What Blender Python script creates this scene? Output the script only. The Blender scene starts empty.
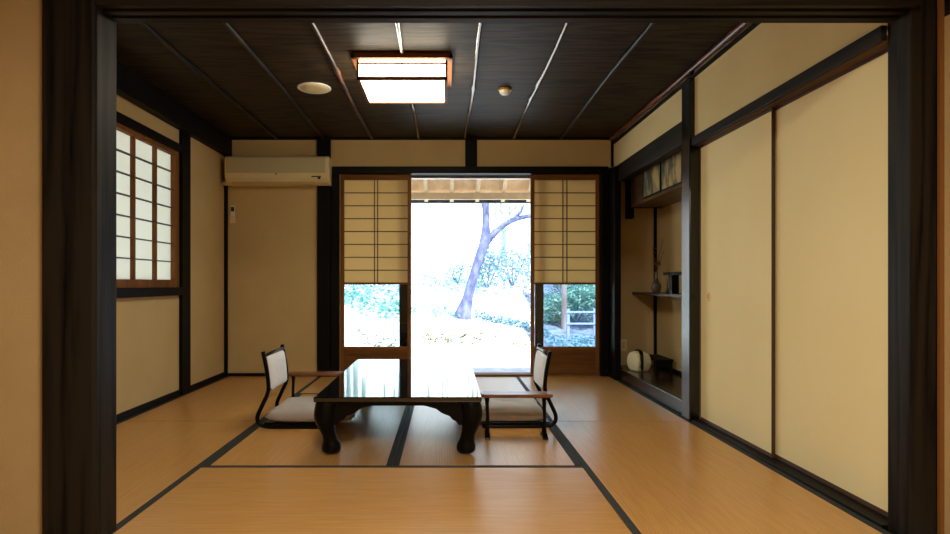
import bpy, bmesh, math, random
from mathutils import Vector, Matrix
random.seed(7)
S = bpy.context.scene
C = S.collection
PI = math.pi

# ------------------------------------------------------------------ camera, world, sun, exposure
cd = bpy.data.cameras.new('camera'); cam = bpy.data.objects.new('camera', cd); C.objects.link(cam)
cam.location = (0, 0, .92); cam.rotation_euler = (PI/2, 0, 0)
cd.sensor_width = 36; cd.lens = 590/950*36
cd.shift_x = 29/950; cd.shift_y = 16/950; cd.clip_start = .05; cd.clip_end = 300
S.camera = cam
S.view_settings.view_transform = 'Standard'
S.view_settings.look = 'None'
S.view_settings.exposure = 0.14
S.view_settings.gamma = 1.0
S.view_settings.use_curve_mapping = False
w = bpy.data.worlds.new('sky'); S.world = w; w.use_nodes = True
bg = w.node_tree.nodes['Background']
bg.inputs[0].default_value = (.62, .80, 1.0, 1); bg.inputs[1].default_value = 3.2
sl = bpy.data.lights.new('sun', 'SUN'); sl.energy = 11; sl.angle = math.radians(1.2); sl.color = (.93, .96, 1)
sun = bpy.data.objects.new('sun', sl); C.objects.link(sun)
sun.rotation_euler = Vector((-.35, .75, -1.0)).to_track_quat('-Z', 'Y').to_euler()
# ceiling lamp of the room the camera stands in
al = bpy.data.lights.new('front_room_lamp', 'AREA'); al.shape = 'RECTANGLE'; al.size = .6; al.size_y = .6
al.energy = 80; al.color = (1, .92, .76)
alo = bpy.data.objects.new('front_room_lamp', al); C.objects.link(alo); alo.location = (.15, .35, 2.24)

# ------------------------------------------------------------------ materials
def srgb(r, g, b):
    f = lambda c: (c/255/12.92 if c/255 <= .04045 else ((c/255+.055)/1.055)**2.4)
    return (f(r), f(g), f(b), 1)
def newmat(name):
    m = bpy.data.materials.new(name); m.use_nodes = True
    nt = m.node_tree; return m, nt, nt.nodes['Principled BSDF']
def plain(name, col, rough=.6, metal=0, spec=.5, coat=0):
    m, nt, p = newmat(name)
    p.inputs['Base Color'].default_value = col; p.inputs['Roughness'].default_value = rough
    p.inputs['Metallic'].default_value = metal; p.inputs['Specular IOR Level'].default_value = spec
    p.inputs['Coat Weight'].default_value = coat; p.inputs['Coat Roughness'].default_value = .05
    return m
def noisy(name, c1, c2, scale=(1, 1, 1), ns=8, rough=.7, bump=.1, spec=.3, detail=5, lo=.35, hi=.65, bscale=None, dist=.002, rough2=None):
    m, nt, p = newmat(name); L = nt.links; N = nt.nodes
    tc = N.new('ShaderNodeTexCoord'); mp = N.new('ShaderNodeMapping'); mp.inputs['Scale'].default_value = scale
    L.new(tc.outputs['Object'], mp.inputs[0])
    nz = N.new('ShaderNodeTexNoise'); nz.inputs['Scale'].default_value = ns; nz.inputs['Detail'].default_value = detail
    L.new(mp.outputs[0], nz.inputs['Vector'])
    cr = N.new('ShaderNodeValToRGB'); cr.color_ramp.elements[0].position = lo; cr.color_ramp.elements[1].position = hi
    cr.color_ramp.elements[0].color = c1; cr.color_ramp.elements[1].color = c2
    L.new(nz.outputs[0], cr.inputs[0]); L.new(cr.outputs[0], p.inputs['Base Color'])
    p.inputs['Roughness'].default_value = rough; p.inputs['Specular IOR Level'].default_value = spec
    if bump:
        src = nz
        if bscale:
            src = N.new('ShaderNodeTexNoise'); src.inputs['Scale'].default_value = bscale; src.inputs['Detail'].default_value = 3
            L.new(tc.outputs['Object'], src.inputs['Vector'])
        b = N.new('ShaderNodeBump'); b.inputs['Strength'].default_value = bump; b.inputs['Distance'].default_value = dist
        L.new(src.outputs[0], b.inputs['Height']); L.new(b.outputs[0], p.inputs['Normal'])
    return m
def wood(name, c1, c2, axis='Z', rough=.55, ring=14, bump=.25, spec=.13, stretch=.06):
    """grain: distorted bands running along axis"""
    m, nt, p = newmat(name); L = nt.links; N = nt.nodes
    tc = N.new('ShaderNodeTexCoord'); mp = N.new('ShaderNodeMapping')
    sc = {'X': (stretch, 1, 1), 'Y': (1, stretch, 1), 'Z': (1, 1, stretch)}[axis]
    mp.inputs['Scale'].default_value = sc; L.new(tc.outputs['Object'], mp.inputs[0])
    n1 = N.new('ShaderNodeTexNoise'); n1.inputs['Scale'].default_value = 5; n1.inputs['Detail'].default_value = 2
    L.new(mp.outputs[0], n1.inputs['Vector'])
    mul = N.new('ShaderNodeMath'); mul.operation = 'MULTIPLY'; mul.inputs[1].default_value = ring
    L.new(n1.outputs[0], mul.inputs[0])
    fr = N.new('ShaderNodeMath'); fr.operation = 'PINGPONG'; fr.inputs[1].default_value = 1; L.new(mul.outputs[0], fr.inputs[0])
    n2 = N.new('ShaderNodeTexNoise'); n2.inputs['Scale'].default_value = 70; n2.inputs['Detail'].default_value = 3
    L.new(mp.outputs[0], n2.inputs['Vector'])
    ad = N.new('ShaderNodeMath'); ad.operation = 'MULTIPLY_ADD'; ad.inputs[1].default_value = .7
    L.new(fr.outputs[0], ad.inputs[0]); L.new(n2.outputs[0], ad.inputs[2])
    cr = N.new('ShaderNodeValToRGB'); cr.color_ramp.elements[0].position = .35; cr.color_ramp.elements[1].position = 1.1
    cr.color_ramp.elements[0].color = c1; cr.color_ramp.elements[1].color = c2
    L.new(ad.outputs[0], cr.inputs[0]); L.new(cr.outputs[0], p.inputs['Base Color'])
    p.inputs['Roughness'].default_value = rough; p.inputs['Specular IOR Level'].default_value = spec
    b = N.new('ShaderNodeBump'); b.inputs['Strength'].default_value = bump; b.inputs['Distance'].default_value = .002
    L.new(ad.outputs[0], b.inputs['Height']); L.new(b.outputs[0], p.inputs['Normal'])
    return m
def tatami(name, axis):
    m, nt, p = newmat(name); L = nt.links; N = nt.nodes
    tc = N.new('ShaderNodeTexCoord')
    wv = N.new('ShaderNodeTexWave'); wv.wave_type = 'BANDS'; wv.bands_direction = axis
    wv.inputs['Scale'].default_value = 22; wv.inputs['Distortion'].default_value = .6; wv.inputs['Detail'].default_value = 1
    L.new(tc.outputs['Object'], wv.inputs['Vector'])
    mp = N.new('ShaderNodeMapping'); mp.inputs['Scale'].default_value = (9, .8, 1) if axis == 'X' else (.8, 9, 1)
    L.new(tc.outputs['Object'], mp.inputs[0])
    nz = N.new('ShaderNodeTexNoise'); nz.inputs['Scale'].default_value = 7; nz.inputs['Detail'].default_value = 6
    L.new(mp.outputs[0], nz.inputs['Vector'])
    cr = N.new('ShaderNodeValToRGB'); cr.color_ramp.elements[0].position = .3; cr.color_ramp.elements[1].position = .72
    cr.color_ramp.elements[0].color = srgb(193, 141, 78); cr.color_ramp.elements[1].color = srgb(208, 156, 91)
    L.new(nz.outputs[0], cr.inputs[0])
    mx = N.new('ShaderNodeMix'); mx.data_type = 'RGBA'; mx.blend_type = 'MULTIPLY'; mx.inputs[0].default_value = .14
    L.new(cr.outputs[0], mx.inputs[6]); L.new(wv.outputs[0], mx.inputs[7]); L.new(mx.outputs[2], p.inputs['Base Color'])
    p.inputs['Roughness'].default_value = .29; p.inputs['Specular IOR Level'].default_value = .5
    b = N.new('ShaderNodeBump'); b.inputs['Strength'].default_value = .06; b.inputs['Distance'].default_value = .0003
    L.new(wv.outputs[0], b.inputs['Height']); L.new(b.outputs[0], p.inputs['Normal'])
    return m
def paper_mat(name, col, trans, tcol):
    m, nt, p = newmat(name); L = nt.links; N = nt.nodes
    out = N['Material Output']; p.inputs['Base Color'].default_value = col; p.inputs['Roughness'].default_value = .9
    p.inputs['Specular IOR Level'].default_value = .1
    t = N.new('ShaderNodeBsdfTranslucent'); t.inputs[0].default_value = tcol
    mx = N.new('ShaderNodeMixShader'); mx.inputs[0].default_value = trans
    L.new(p.outputs[0], mx.inputs[1]); L.new(t.outputs[0], mx.inputs[2]); L.new(mx.outputs[0], out.inputs[0])
    return m
def glass_mat(name, tint):
    m, nt, p = newmat(name); L = nt.links; N = nt.nodes
    out = N['Material Output']; N.remove(p)
    tr = N.new('ShaderNodeBsdfTransparent'); tr.inputs[0].default_value = tint
    gl = N.new('ShaderNodeBsdfGlossy'); gl.inputs['Roughness'].default_value = .0
    fr = N.new('ShaderNodeFresnel'); fr.inputs[0].default_value = 1.45
    mx = N.new('ShaderNodeMixShader'); L.new(fr.outputs[0], mx.inputs[0])
    L.new(tr.outputs[0], mx.inputs[1]); L.new(gl.outputs[0], mx.inputs[2]); L.new(mx.outputs[0], out.inputs[0])
    return m
def emit(name, col, st):
    m, nt, p = newmat(name)
    p.inputs['Base Color'].default_value = (.8, .8, .8, 1)
    p.inputs['Emission Color'].default_value = col; p.inputs['Emission Strength'].default_value = st
    return m
def leaf_mat(name, c1, c2, tr=.35):
    m = noisy(name, c1, c2, ns=6, rough=.5, bump=0); nt = m.node_tree; N = nt.nodes; L = nt.links
    p = N['Principled BSDF']; out = N['Material Output']
    t = N.new('ShaderNodeBsdfTranslucent'); L.new(N['Color Ramp'].outputs[0], t.inputs[0])
    mx = N.new('ShaderNodeMixShader'); mx.inputs[0].default_value = tr
    L.new(p.outputs[0], mx.inputs[1]); L.new(t.outputs[0], mx.inputs[2]); L.new(mx.outputs[0], out.inputs[0])
    return m

M = {}
M['plaster'] = noisy('ochre_plaster', srgb(198, 171, 120), srgb(204, 178, 127), ns=3, rough=.9, bump=.35, bscale=260, spec=.15)
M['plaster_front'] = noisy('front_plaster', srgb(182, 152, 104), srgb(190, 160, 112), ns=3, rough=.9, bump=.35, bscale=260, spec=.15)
M['plaster_pale'] = noisy('pale_plaster', srgb(226, 204, 150), srgb(230, 210, 156), ns=3, rough=.9, bump=.3, bscale=260, spec=.15)
M['fusuma'] = noisy('fusuma_paper', srgb(240, 222, 166), srgb(243, 227, 174), ns=2, rough=.8, bump=.15, bscale=120, spec=.2)
D1, D2 = srgb(5, 4, 3), srgb(38, 31, 23)
M['dark_z'] = wood('dark_wood_upright', D1, D2, 'Z', ring=16)
M['dark_x'] = wood('dark_wood_cross', D1, D2, 'X')
M['dark_y'] = wood('dark_wood_along', D1, D2, 'Y')
M['black'] = wood('black_stained_wood', srgb(5, 5, 4), srgb(12, 10, 8), 'Z', rough=.5)
M['black_x'] = wood('black_stained_wood_cross', srgb(9, 8, 7), srgb(19, 16, 13), 'X', rough=.5)
M['black_y'] = wood('black_stained_wood_along', srgb(9, 8, 7), srgb(19, 16, 13), 'Y', rough=.5)
M['ceil'] = wood('ceiling_board', srgb(14, 11, 7), srgb(58, 46, 30), 'X', rough=.55, ring=18, bump=.3, stretch=.12)
M['batten'] = noisy('polished_batten', srgb(50, 38, 28), srgb(96, 76, 56), scale=(1, .3, 1), ns=14, rough=.16, bump=.3, spec=.8)
M['batten_shaded'] = noisy('shaded_rough_batten', srgb(14, 11, 8), srgb(70, 54, 38), scale=(1, .3, 1), ns=9, rough=.42, bump=.4, spec=.3, lo=.5, hi=.72)  # rougher batten, colour darkened for outer poles that reflect no doorway light
M['batten_red'] = noisy('reddish_batten', srgb(40, 22, 14), srgb(110, 72, 50), scale=(1, .3, 1), ns=10, rough=.34, bump=.4, spec=.4, lo=.42, hi=.66)
M['redbrown'] = noisy('red_brown_log', srgb(62, 30, 18), srgb(116, 58, 35), scale=(1, .3, 1), ns=12, rough=.3, bump=.3, spec=.6)
M['brown_z'] = wood('brown_wood_upright', srgb(98, 62, 28), srgb(132, 86, 42), 'Z', ring=8, bump=.1)
M['brown_x'] = wood('brown_wood_cross', srgb(98, 62, 28), srgb(132, 86, 42), 'X', ring=8, bump=.1)
M['brown_y'] = wood('brown_wood_along', srgb(74, 50, 28), srgb(106, 74, 42), 'Y', ring=8, bump=.1)
M['lattice'] = plain('lattice_wood', srgb(74, 46, 26), .6)
M['tatx'] = tatami('tatami_weave_across', 'X'); M['taty'] = tatami('tatami_weave_along', 'Y')
M['border'] = noisy('border_cloth', srgb(38, 42, 42), srgb(54, 58, 58), ns=90, rough=.75, bump=.3)
M['paper_w'] = paper_mat('window_paper', (.85, .85, .78, 1), .5, (.90, .88, .78, 1))
M['paper_s'] = paper_mat('sliding_screen_paper', srgb(230, 206, 154), .5, srgb(240, 214, 168))
M['glass'] = glass_mat('clear_glass', (.93, .97, .98, 1))
M['lacquer'] = plain('black_lacquer', (.006, .006, .007, 1), .04, spec=.6, coat=.6)
M['lacquer_s'] = plain('black_lacquer_satin', (.003, .003, .003, 1), .3, spec=.13)
M['armwood'] = noisy('polished_chestnut', srgb(92, 50, 26), srgb(140, 84, 46), scale=(.3, 1, 1), ns=20, rough=.28, bump=.1, spec=.6)
M['cream'] = plain('cream_plastic', srgb(226, 208, 160), .4)
M['cream_d'] = plain('greyish_cream_panel', srgb(196, 184, 146), .35)
M['white'] = plain('white_plastic', srgb(232, 228, 215), .45)
M['darkplastic'] = plain('dark_plastic', srgb(24, 24, 26), .3)
M['brass'] = plain('brass', srgb(190, 140, 60), .3, metal=.8)
M['iron'] = plain('dark_iron', srgb(50, 38, 24), .4, metal=.6)
M['toko'] = wood('alcove_floor_board', srgb(30, 22, 15), srgb(62, 46, 30), 'Y', rough=.18, ring=10, bump=.1)
M['shelf'] = wood('shelf_board', srgb(60, 44, 27), srgb(98, 74, 48), 'Y', rough=.35, ring=8, bump=.1)
M['lampglow'] = emit('lamp_glow', (1, .90, .70, 1), 20)
M['lampwood'] = wood('lamp_frame_wood', srgb(92, 54, 24), srgb(120, 74, 36), 'X', ring=6, bump=.05)
M['ground'] = noisy('pale_dry_ground', srgb(214, 208, 196), srgb(236, 232, 224), ns=2.2, rough=.95, bump=.4, bscale=14, dist=.03, spec=.1, lo=.3, hi=.6)
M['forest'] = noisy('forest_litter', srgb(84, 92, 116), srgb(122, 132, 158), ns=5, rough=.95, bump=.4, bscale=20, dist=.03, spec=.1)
M['stone'] = noisy('grey_stone', srgb(176, 178, 190), srgb(200, 202, 212), ns=12, rough=.7, bump=.3)
M['cedar'] = noisy('pale_cedar', srgb(226, 184, 134), srgb(238, 200, 152), scale=(1, .2, 1), ns=14, rough=.6, bump=.1)
M['cedar_l'] = noisy('pale_rafter_wood', srgb(242, 216, 176), srgb(250, 228, 192), scale=(1, .2, 1), ns=14, rough=.6, bump=.1)
M['bark'] = noisy('grey_violet_bark', srgb(72, 76, 104), srgb(112, 116, 154), ns=9, rough=.9, bump=.6, dist=.02, scale=(1, 1, .5))
M['bark_p'] = noisy('pale_bark', srgb(112, 126, 120), srgb(170, 176, 168), ns=5, rough=.9, bump=.5, dist=.02, scale=(1, 1, .3))
M['bark_b'] = noisy('brown_grey_bark', srgb(116, 100, 102), srgb(146, 132, 132), ns=8, rough=.9, bump=.5, dist=.02, scale=(1, 1, .3))
M['leaf'] = leaf_mat('teal_green_leaf', srgb(96, 150, 146), srgb(150, 196, 184))
M['leaf_g'] = leaf_mat('fresh_green_leaf', srgb(104, 164, 120), srgb(160, 196, 130))
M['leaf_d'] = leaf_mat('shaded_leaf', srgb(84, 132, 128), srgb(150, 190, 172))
M['leaf_b'] = leaf_mat('bluish_leaf', srgb(96, 130, 148), srgb(140, 176, 186))
M['leaf_v'] = leaf_mat('dull_green_leaf', srgb(84, 96, 62), srgb(120, 124, 84))
M['fencew'] = plain('weathered_fence_wood', srgb(140, 150, 200), .8)
M['metal'] = plain('aluminium_rail', srgb(190, 196, 204), .3, metal=.7)
M['gutter'] = noisy('dark_gutter', srgb(22, 22, 28), srgb(60, 60, 70), ns=8, rough=.4, bump=0)

M['gloss'] = plain('polished_black_wood', srgb(13, 12, 10), .24, spec=.6)
# cushion fabric with a faint flower pattern
def fabric(name, base, fl, s):
    m, nt, p = newmat(name); L = nt.links; N = nt.nodes
    tc = N.new('ShaderNodeTexCoord')
    vo = N.new('ShaderNodeTexVoronoi'); vo.inputs['Scale'].default_value = s
    L.new(tc.outputs['Object'], vo.inputs['Vector'])
    nz = N.new('ShaderNodeTexNoise'); nz.inputs['Scale'].default_value = s*1.6; nz.inputs['Detail'].default_value = 4
    L.new(tc.outputs['Object'], nz.inputs['Vector'])
    ad = N.new('ShaderNodeMath'); ad.operation = 'ADD'; L.new(vo.outputs[0], ad.inputs[0]); L.new(nz.outputs[0], ad.inputs[1])
    cr = N.new('ShaderNodeValToRGB'); e = cr.color_ramp.elements
    e[0].position = .62; e[0].color = fl; e[1].position = .78; e[1].color = base
    L.new(ad.outputs[0], cr.inputs[0]); L.new(cr.outputs[0], p.inputs['Base Color'])
    p.inputs['Roughness'].default_value = .7; p.inputs['Sheen Weight'].default_value = .3
    b = N.new('ShaderNodeBump'); b.inputs['Strength'].default_value = .25; b.inputs['Distance'].default_value = .003
    L.new(nz.outputs[0], b.inputs['Height']); L.new(b.outputs[0], p.inputs['Normal'])
    return m
M['cushion'] = fabric('brocade_cushion', srgb(172, 166, 160), srgb(200, 166, 140), 13)
M['pad'] = fabric('pale_chair_fabric', srgb(236, 234, 238), srgb(224, 218, 218), 26)
M['bundle'] = fabric('cream_cloth', srgb(232, 222, 178), srgb(206, 190, 150), 20)

def ink_mat():
    m, nt, p = newmat('ink_wash_paper'); L = nt.links; N = nt.nodes
    tc = N.new('ShaderNodeTexCoord'); mp = N.new('ShaderNodeMapping'); mp.inputs['Scale'].default_value = (1, 6, 2.2)
    L.new(tc.outputs['Object'], mp.inputs[0])
    nz = N.new('ShaderNodeTexNoise'); nz.inputs['Scale'].default_value = 1.6; nz.inputs['Detail'].default_value = 6; nz.inputs['Roughness'].default_value = .6
    L.new(mp.outputs[0], nz.inputs['Vector'])
    cr = N.new('ShaderNodeValToRGB'); e = cr.color_ramp.elements
    e[0].position = .42; e[0].color = srgb(66, 70, 62); e[1].position = .60; e[1].color = srgb(186, 158, 92)
    k = e.new(.5); k.color = srgb(120, 112, 76)
    L.new(nz.outputs[0], cr.inputs[0]); L.new(cr.outputs[0], p.inputs['Base Color']); p.inputs['Roughness'].default_value = .7
    return m
M['ink'] = ink_mat()

# ------------------------------------------------------------------ mesh helpers
class MB:
    def __init__(s): s.bm = bmesh.new()
    def box(s, x0, x1, y0, y1, z0, z1):
        bm = s.bm
        v = [bm.verts.new((x, y, z)) for x in (x0, x1) for y in (y0, y1) for z in (z0, z1)]
        for f in ((0, 1, 3, 2), (4, 6, 7, 5), (0, 4, 5, 1), (2, 3, 7, 6), (0, 2, 6, 4), (1, 5, 7, 3)): bm.faces.new([v[i] for i in f])
        return s
    def prism(s, pts, axis, a, b):
        """pts 2D outline extruded along axis between a and b"""
        f = {'X': lambda p, t: (t, p[0], p[1]), 'Y': lambda p, t: (p[0], t, p[1]), 'Z': lambda p, t: (p[0], p[1], t)}[axis]
        A = [s.bm.verts.new(f(p, a)) for p in pts]; B = [s.bm.verts.new(f(p, b)) for p in pts]
        n = len(pts)
        for i in range(n): s.bm.faces.new([A[i], A[(i+1) % n], B[(i+1) % n], B[i]])
        s.bm.faces.new(A[::-1]); s.bm.faces.new(B)
        return s
    def loft(s, pts, rad, n=12, cap=True):
        """tube through pts with radius (or (ra, rb)) per point"""
        pts = [Vector(p) for p in pts]; rings = []
        up = Vector((0, 0, 1)); prev = None
        for i, p in enumerate(pts):
            d = (pts[min(i+1, len(pts)-1)] - pts[max(i-1, 0)]).normalized()
            if prev is None:
                a = d.cross(up)
                if a.length < .2: a = Vector((1, 0, 0)) - d*d.x
                a.normalize()
            else:
                a = (prev - d*prev.dot(d)).normalized()
            prev = a; b = d.cross(a)
            r = rad[i] if isinstance(rad, (list, tuple)) else rad
            ra, rb = r if isinstance(r, tuple) else (r, r)
            rings.append([s.bm.verts.new(p + a*ra*math.cos(2*PI*k/n) + b*rb*math.sin(2*PI*k/n)) for k in range(n)])
        for A, B in zip(rings, rings[1:]):
            for k in range(n): s.bm.faces.new([A[k], A[(k+1) % n], B[(k+1) % n], B[k]])
        if cap: s.bm.faces.new(rings[0][::-1]); s.bm.faces.new(rings[-1])
        return s
    def lathe(s, prof, c=(0, 0, 0), n=24, axis='Z'):
        rings = []
        for r, h in prof:
            ring = []
            for k in range(n):
                a = 2*PI*k/n; q = (r*math.cos(a), r*math.sin(a), h)
                if axis == 'X': q = (h, q[0], q[1])
                ring.append(s.bm.verts.new((c[0]+q[0], c[1]+q[1], c[2]+q[2])))
            rings.append(ring)
        for A, B in zip(rings, rings[1:]):
            for k in range(n): s.bm.faces.new([A[k], A[(k+1) % n], B[(k+1) % n], B[k]])
        s.bm.faces.new(rings[0][::-1]); s.bm.faces.new(rings[-1])
        return s
    def build(s, name, mat, parent=None, smooth=False, bevel=0, seg=2, sub=0):
        bmesh.ops.recalc_face_normals(s.bm, faces=s.bm.faces)
        me = bpy.data.meshes.new(name); s.bm.to_mesh(me); s.bm.free()
        me.materials.append(mat)
        if smooth: me.polygons.foreach_set('use_smooth', [True]*len(me.polygons))
        o = bpy.data.objects.new(name, me); C.objects.link(o)
        if parent: o.parent = parent
        if bevel:
            b = o.modifiers.new('bevel', 'BEVEL'); b.width = bevel; b.segments = seg; b.limit_method = 'ANGLE'; b.angle_limit = .6
        if sub:
            q = o.modifiers.new('sub', 'SUBSURF'); q.levels = sub; q.render_levels = sub
        return o
def B(*a): return MB().box(*a)
def empty(name, loc=(0, 0, 0), rz=0, label=None, cat=None, group=None, kind=None):
    o = bpy.data.objects.new(name, None); C.objects.link(o); o.location = loc; o.rotation_euler = (0, 0, rz); o.empty_display_size = .1
    return tag(o, label, cat, group, kind)
def tag(o, label=None, cat=None, group=None, kind=None):
    if label: o['label'] = label
    if cat: o['category'] = cat
    if group: o['group'] = group
    if kind: o['kind'] = kind
    return o
def struct(o, label=None): o['kind'] = 'structure'; return tag(o, label)
def dup(root, loc, rz=0, label=None, group=None):
    def cp(o, par):
        c = o.copy(); C.objects.link(c)
        if par: c.parent = par
        for ch in [q for q in C.objects if q.parent == o and q is not c]: cp(ch, c)
        return c
    r = cp(root, None); r.location = loc; r.rotation_euler = (0, 0, rz)
    if label: r['label'] = label
    if group: r['group'] = group
    return r

# ================================================================== ROOM SHELL
XL, XR, YB, ZC = -2.187, 1.655, 5.84, 2.354
# floors
struct(B(-2.6, 1.70, 2.02, 5.84, -.16, -.055).build('floor', M['dark_x']))
fl = struct(B(-3.2, 1.76, -2.2, 2.018, -.10, 0).build('floor_front', M['tatx']), 'straw matting floor of the front room')
# left wall: plaster with window hole
wl = MB()
wl.box(XL-.12, XL, 2.2, 5.96, -.1, .84)
wl.box(XL-.12, XL, 2.2, 5.96, 1.985, ZC)
wl.box(XL-.12, XL, 2.2, 3.02, .84, 1.985)
wl.box(XL-.12, XL, 4.81, 5.96, .84, 1.985)
struct(wl.build('wall_left', M['plaster']))
# back wall panels
wb = MB()
wb.box(XL, -1.05, YB, YB+.12, -.1, ZC)
wb.box(-1.05, 1.76, YB, YB+.12, 2.06, ZC)
struct(wb.build('wall_back', M['plaster']))
# right wall upper
wr = MB()
wr.box(XR, XR+.10, 2.212, 3.93, 1.85, ZC)
wr.box(XR, XR+.10, 4.06, 5.84, 2.03, ZC)
struct(wr.build('wall_right', M['plaster_pale']))
# front partition (this side of the opening)
struct(B(-3.2, -1.42, 2.11, 2.20, 0, 2.45).build('wall_front_left', M['plaster_front']))
struct(B(-1.42, 1.80, 2.09, 2.19, 2.08, 2.45).build('wall_front_upper', M['plaster_front']))
struct(B(1.762, 1.86, -2.2, 2.10, 0, 1.86).build('wall_front_right', M['plaster_front']))
struct(B(1.762, 1.86, -2.2, 2.10, 1.86, 2.45).build('beam_front_right', M['dark_y']))
struct(B(-3.3, 1.9, -2.3, -2.2, 0, 2.45).build('wall_behind', M['plaster_front']))
struct(B(-3.3, -3.2, -2.2, 2.2, 0, 2.45).build('wall_side', M['plaster_front']))
struct(B(-3.3, 1.9, -2.3, 2.09, 2.45, 2.6).build('ceiling_front', M['ceil']))
# ceiling
struct(B(-2.35, 2.35, 2.19, 5.98, ZC, ZC+.2).build('ceiling', M['ceil']))
# ceiling edge mouldings
struct(MB().box(XL, XL+.07, 2.21, YB, 2.17, ZC).build('trim_1', M['black_y'], bevel=.004))
struct(MB().box(XL+.07, XR, YB-.03, YB, 2.335, ZC).build('trim_2', M['black_x'], bevel=.003))
tb = MB(); pts = []; rr = []
random.seed(3)
for i in range(26):
    y = 2.22+i*(5.8-2.22)/25; pts.append((XR-.028+random.uniform(-.003, .003), y, ZC-.018)); rr.append(.02+random.uniform(-.004, .003))
tb.loft(pts, rr, 10)
struct(tb.build('trim_3', M['redbrown'], smooth=True))
struct(MB().box(XR-.012, XR, 2.21, 5.8, 2.285, 2.312).build('trim_4', M['black_y']))
# battens: slender natural poles along the ceiling
random.seed(12)
for i in range(7):
    x = -1.665+i*.465
    b = MB(); pts = []; rr = []
    n = 44; k1 = random.randrange(4, n-4); k2 = random.randrange(4, n-4)
    for j in range(n):
        y = 2.215+j*(5.80-2.215)/(n-1)
        pts.append((x+.006*math.sin(j*.23+i*2), y, ZC-.011))
        r = .013+random.uniform(-.0015, .0015)
        if j in (k1, k2): r += .009
        if j in (k1+1, k2-1): r += .004
        rr.append((r, .012))
    b.loft(pts, rr, 10)
    struct(b.build('trim_%d' % (10+i), M['batten'] if i in (3, 4, 5) else M['batten_red'] if i == 2 else M['batten_shaded'], smooth=True))
# posts
def post(n, x0, x1, y0, y1, z0, z1, m='dark_z', bev=.006): struct(B(x0, x1, y0, y1, z0, z1).build('trim_%d' % n, M[m], bevel=bev))
post(20, -1.42, -1.229, 2.066, 2.21, -.1, 2.44, bev=.012)      # left pillar of the opening
post(21, 1.654, 1.748, 2.10, 2.211, -.1, 2.44, bev=.004)        # right pillar
post(22, 1.748, 1.762, 2.085, 2.10, 0, 2.3, 'brown_z', .001)
# lintel of the opening with its two sliding grooves
lt = MB(); lt.box(-1.229, 1.66, 2.066, 2.21, 1.915, 2.08)
for a, b_ in ((2.066, 2.092), (2.114, 2.146), (2.168, 2.21)): lt.box(-1.229, 1.66, a, b_, 1.893, 1.915)
struct(lt.build('trim_23', M['dark_x'], bevel=.002))
post(24, XL, XL+.03, 4.83, 4.99, -.05, 2.17, 'black')          # left wall post
post(25, XL, XL+.03, YB-.03, YB, -.05, 2.17, 'black', .002)    # thin corner post
post(26, -1.267, -1.138, YB-.05, YB, -.05, 2.335, 'black')      # back wall post
post(27, -1.138, -1.052, YB-.03, YB, 0, 2.0, 'black')
post(28, .19, .307, YB-.02, YB, 2.068, 2.335, 'black')
post(29, 1.524, 1.60, YB-.04, YB+.1, -.05, 2.05, 'black')
post(45, 1.632, 1.655, YB-.02, YB, 2.068, 2.335, 'black', .002)
post(30, 1.60, 1.662, 5.60, 5.95, -.05, 2.03, 'black')
post(31, 1.62, 1.69, 3.925, 4.06, -.05, 2.285, 'gloss')
struct(MB().box(-1.138, 1.60, YB-.035, YB+.10, 2.0, 2.068).build('trim_32', M['black_x'], bevel=.003))   # door head at the back
struct(MB().box(-1.052, 1.524, YB-.02, YB+.12, -.05, .018).build('trim_33', M['brown_x'], bevel=.002))   # threshold
struct(MB().box(XL, XL+.028, 2.21, 4.83, 1.985, 2.05).build('trim_34', M['black_y'], bevel=.003))
struct(MB().box(XL, XL+.04, 2.21, 4.83, .82, .885).build('trim_35', M['black_y'], bevel=.003))
struct(MB().box(1.632, XR, 2.212, 3.925, 1.83, 1.888).build('trim_36', M['dark_y'], bevel=.004))          # head rail above the closet doors
struct(MB().box(1.656, 1.76, 2.212, 3.925, 1.83, 1.85).build('trim_37', M['brown_y'], bevel=.001))
struct(MB().box(1.635, 1.72, 4.06, 5.60, 1.885, 2.045).box(1.635, 1.655, 5.60, 5.80, 2.03, 2.045).build('trim_38', M['dark_y'], bevel=.004))          # drop beam of the alcove
struct(MB().box(1.635, 1.76, 2.212, 3.925, -.05, .012).build('trim_39', M['black_y'], bevel=.002))        # closet sill
struct(MB().box(1.638, 1.70, 4.06, 5.60, -.05, .108).build('trim_40', M['gloss'], bevel=.008))            # alcove front sill
def base(n, *a, m='black_x'): struct(B(*a).build('baseboard_'+n, M[m], bevel=.002))
base('left', XL, XL+.016, 2.21, 4.83, -.05, .048, m='black_y')
base('left_far', XL, XL+.016, 4.99, YB-.03, -.05, .045, m='black_y')
base('back', XL+.03, -1.267, YB-.016, YB, -.05, .03)
# alcove shell
aw = MB(); aw.box(1.662, 2.20, 5.90, 5.98, -.05, ZC); struct(aw.build('wall_alcove_far', M['plaster']))
struct(B(2.10, 2.20, 3.94, 5.90, -.05, ZC).build('wall_alcove_back', M['plaster']))
struct(B(1.69, 2.10, 3.94, 4.02, -.05, ZC).build('wall_alcove_near', M['plaster']))
struct(B(1.70, 2.10, 4.02, 5.90, .02, .10).build('floor_alcove', M['toko'], bevel=.002))
struct(B(2.075, 2.10, 5.872, 5.90, .10, ZC).build('trim_41', M['black'], bevel=.002))
base('alcove', 2.088, 2.10, 4.02, 5.872, .10, .13, m='black_y')
struct(B(1.80, 1.9, 2.0, 3.94, -.05, 2.35).build('wall_closet', M['dark_y']))

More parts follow.
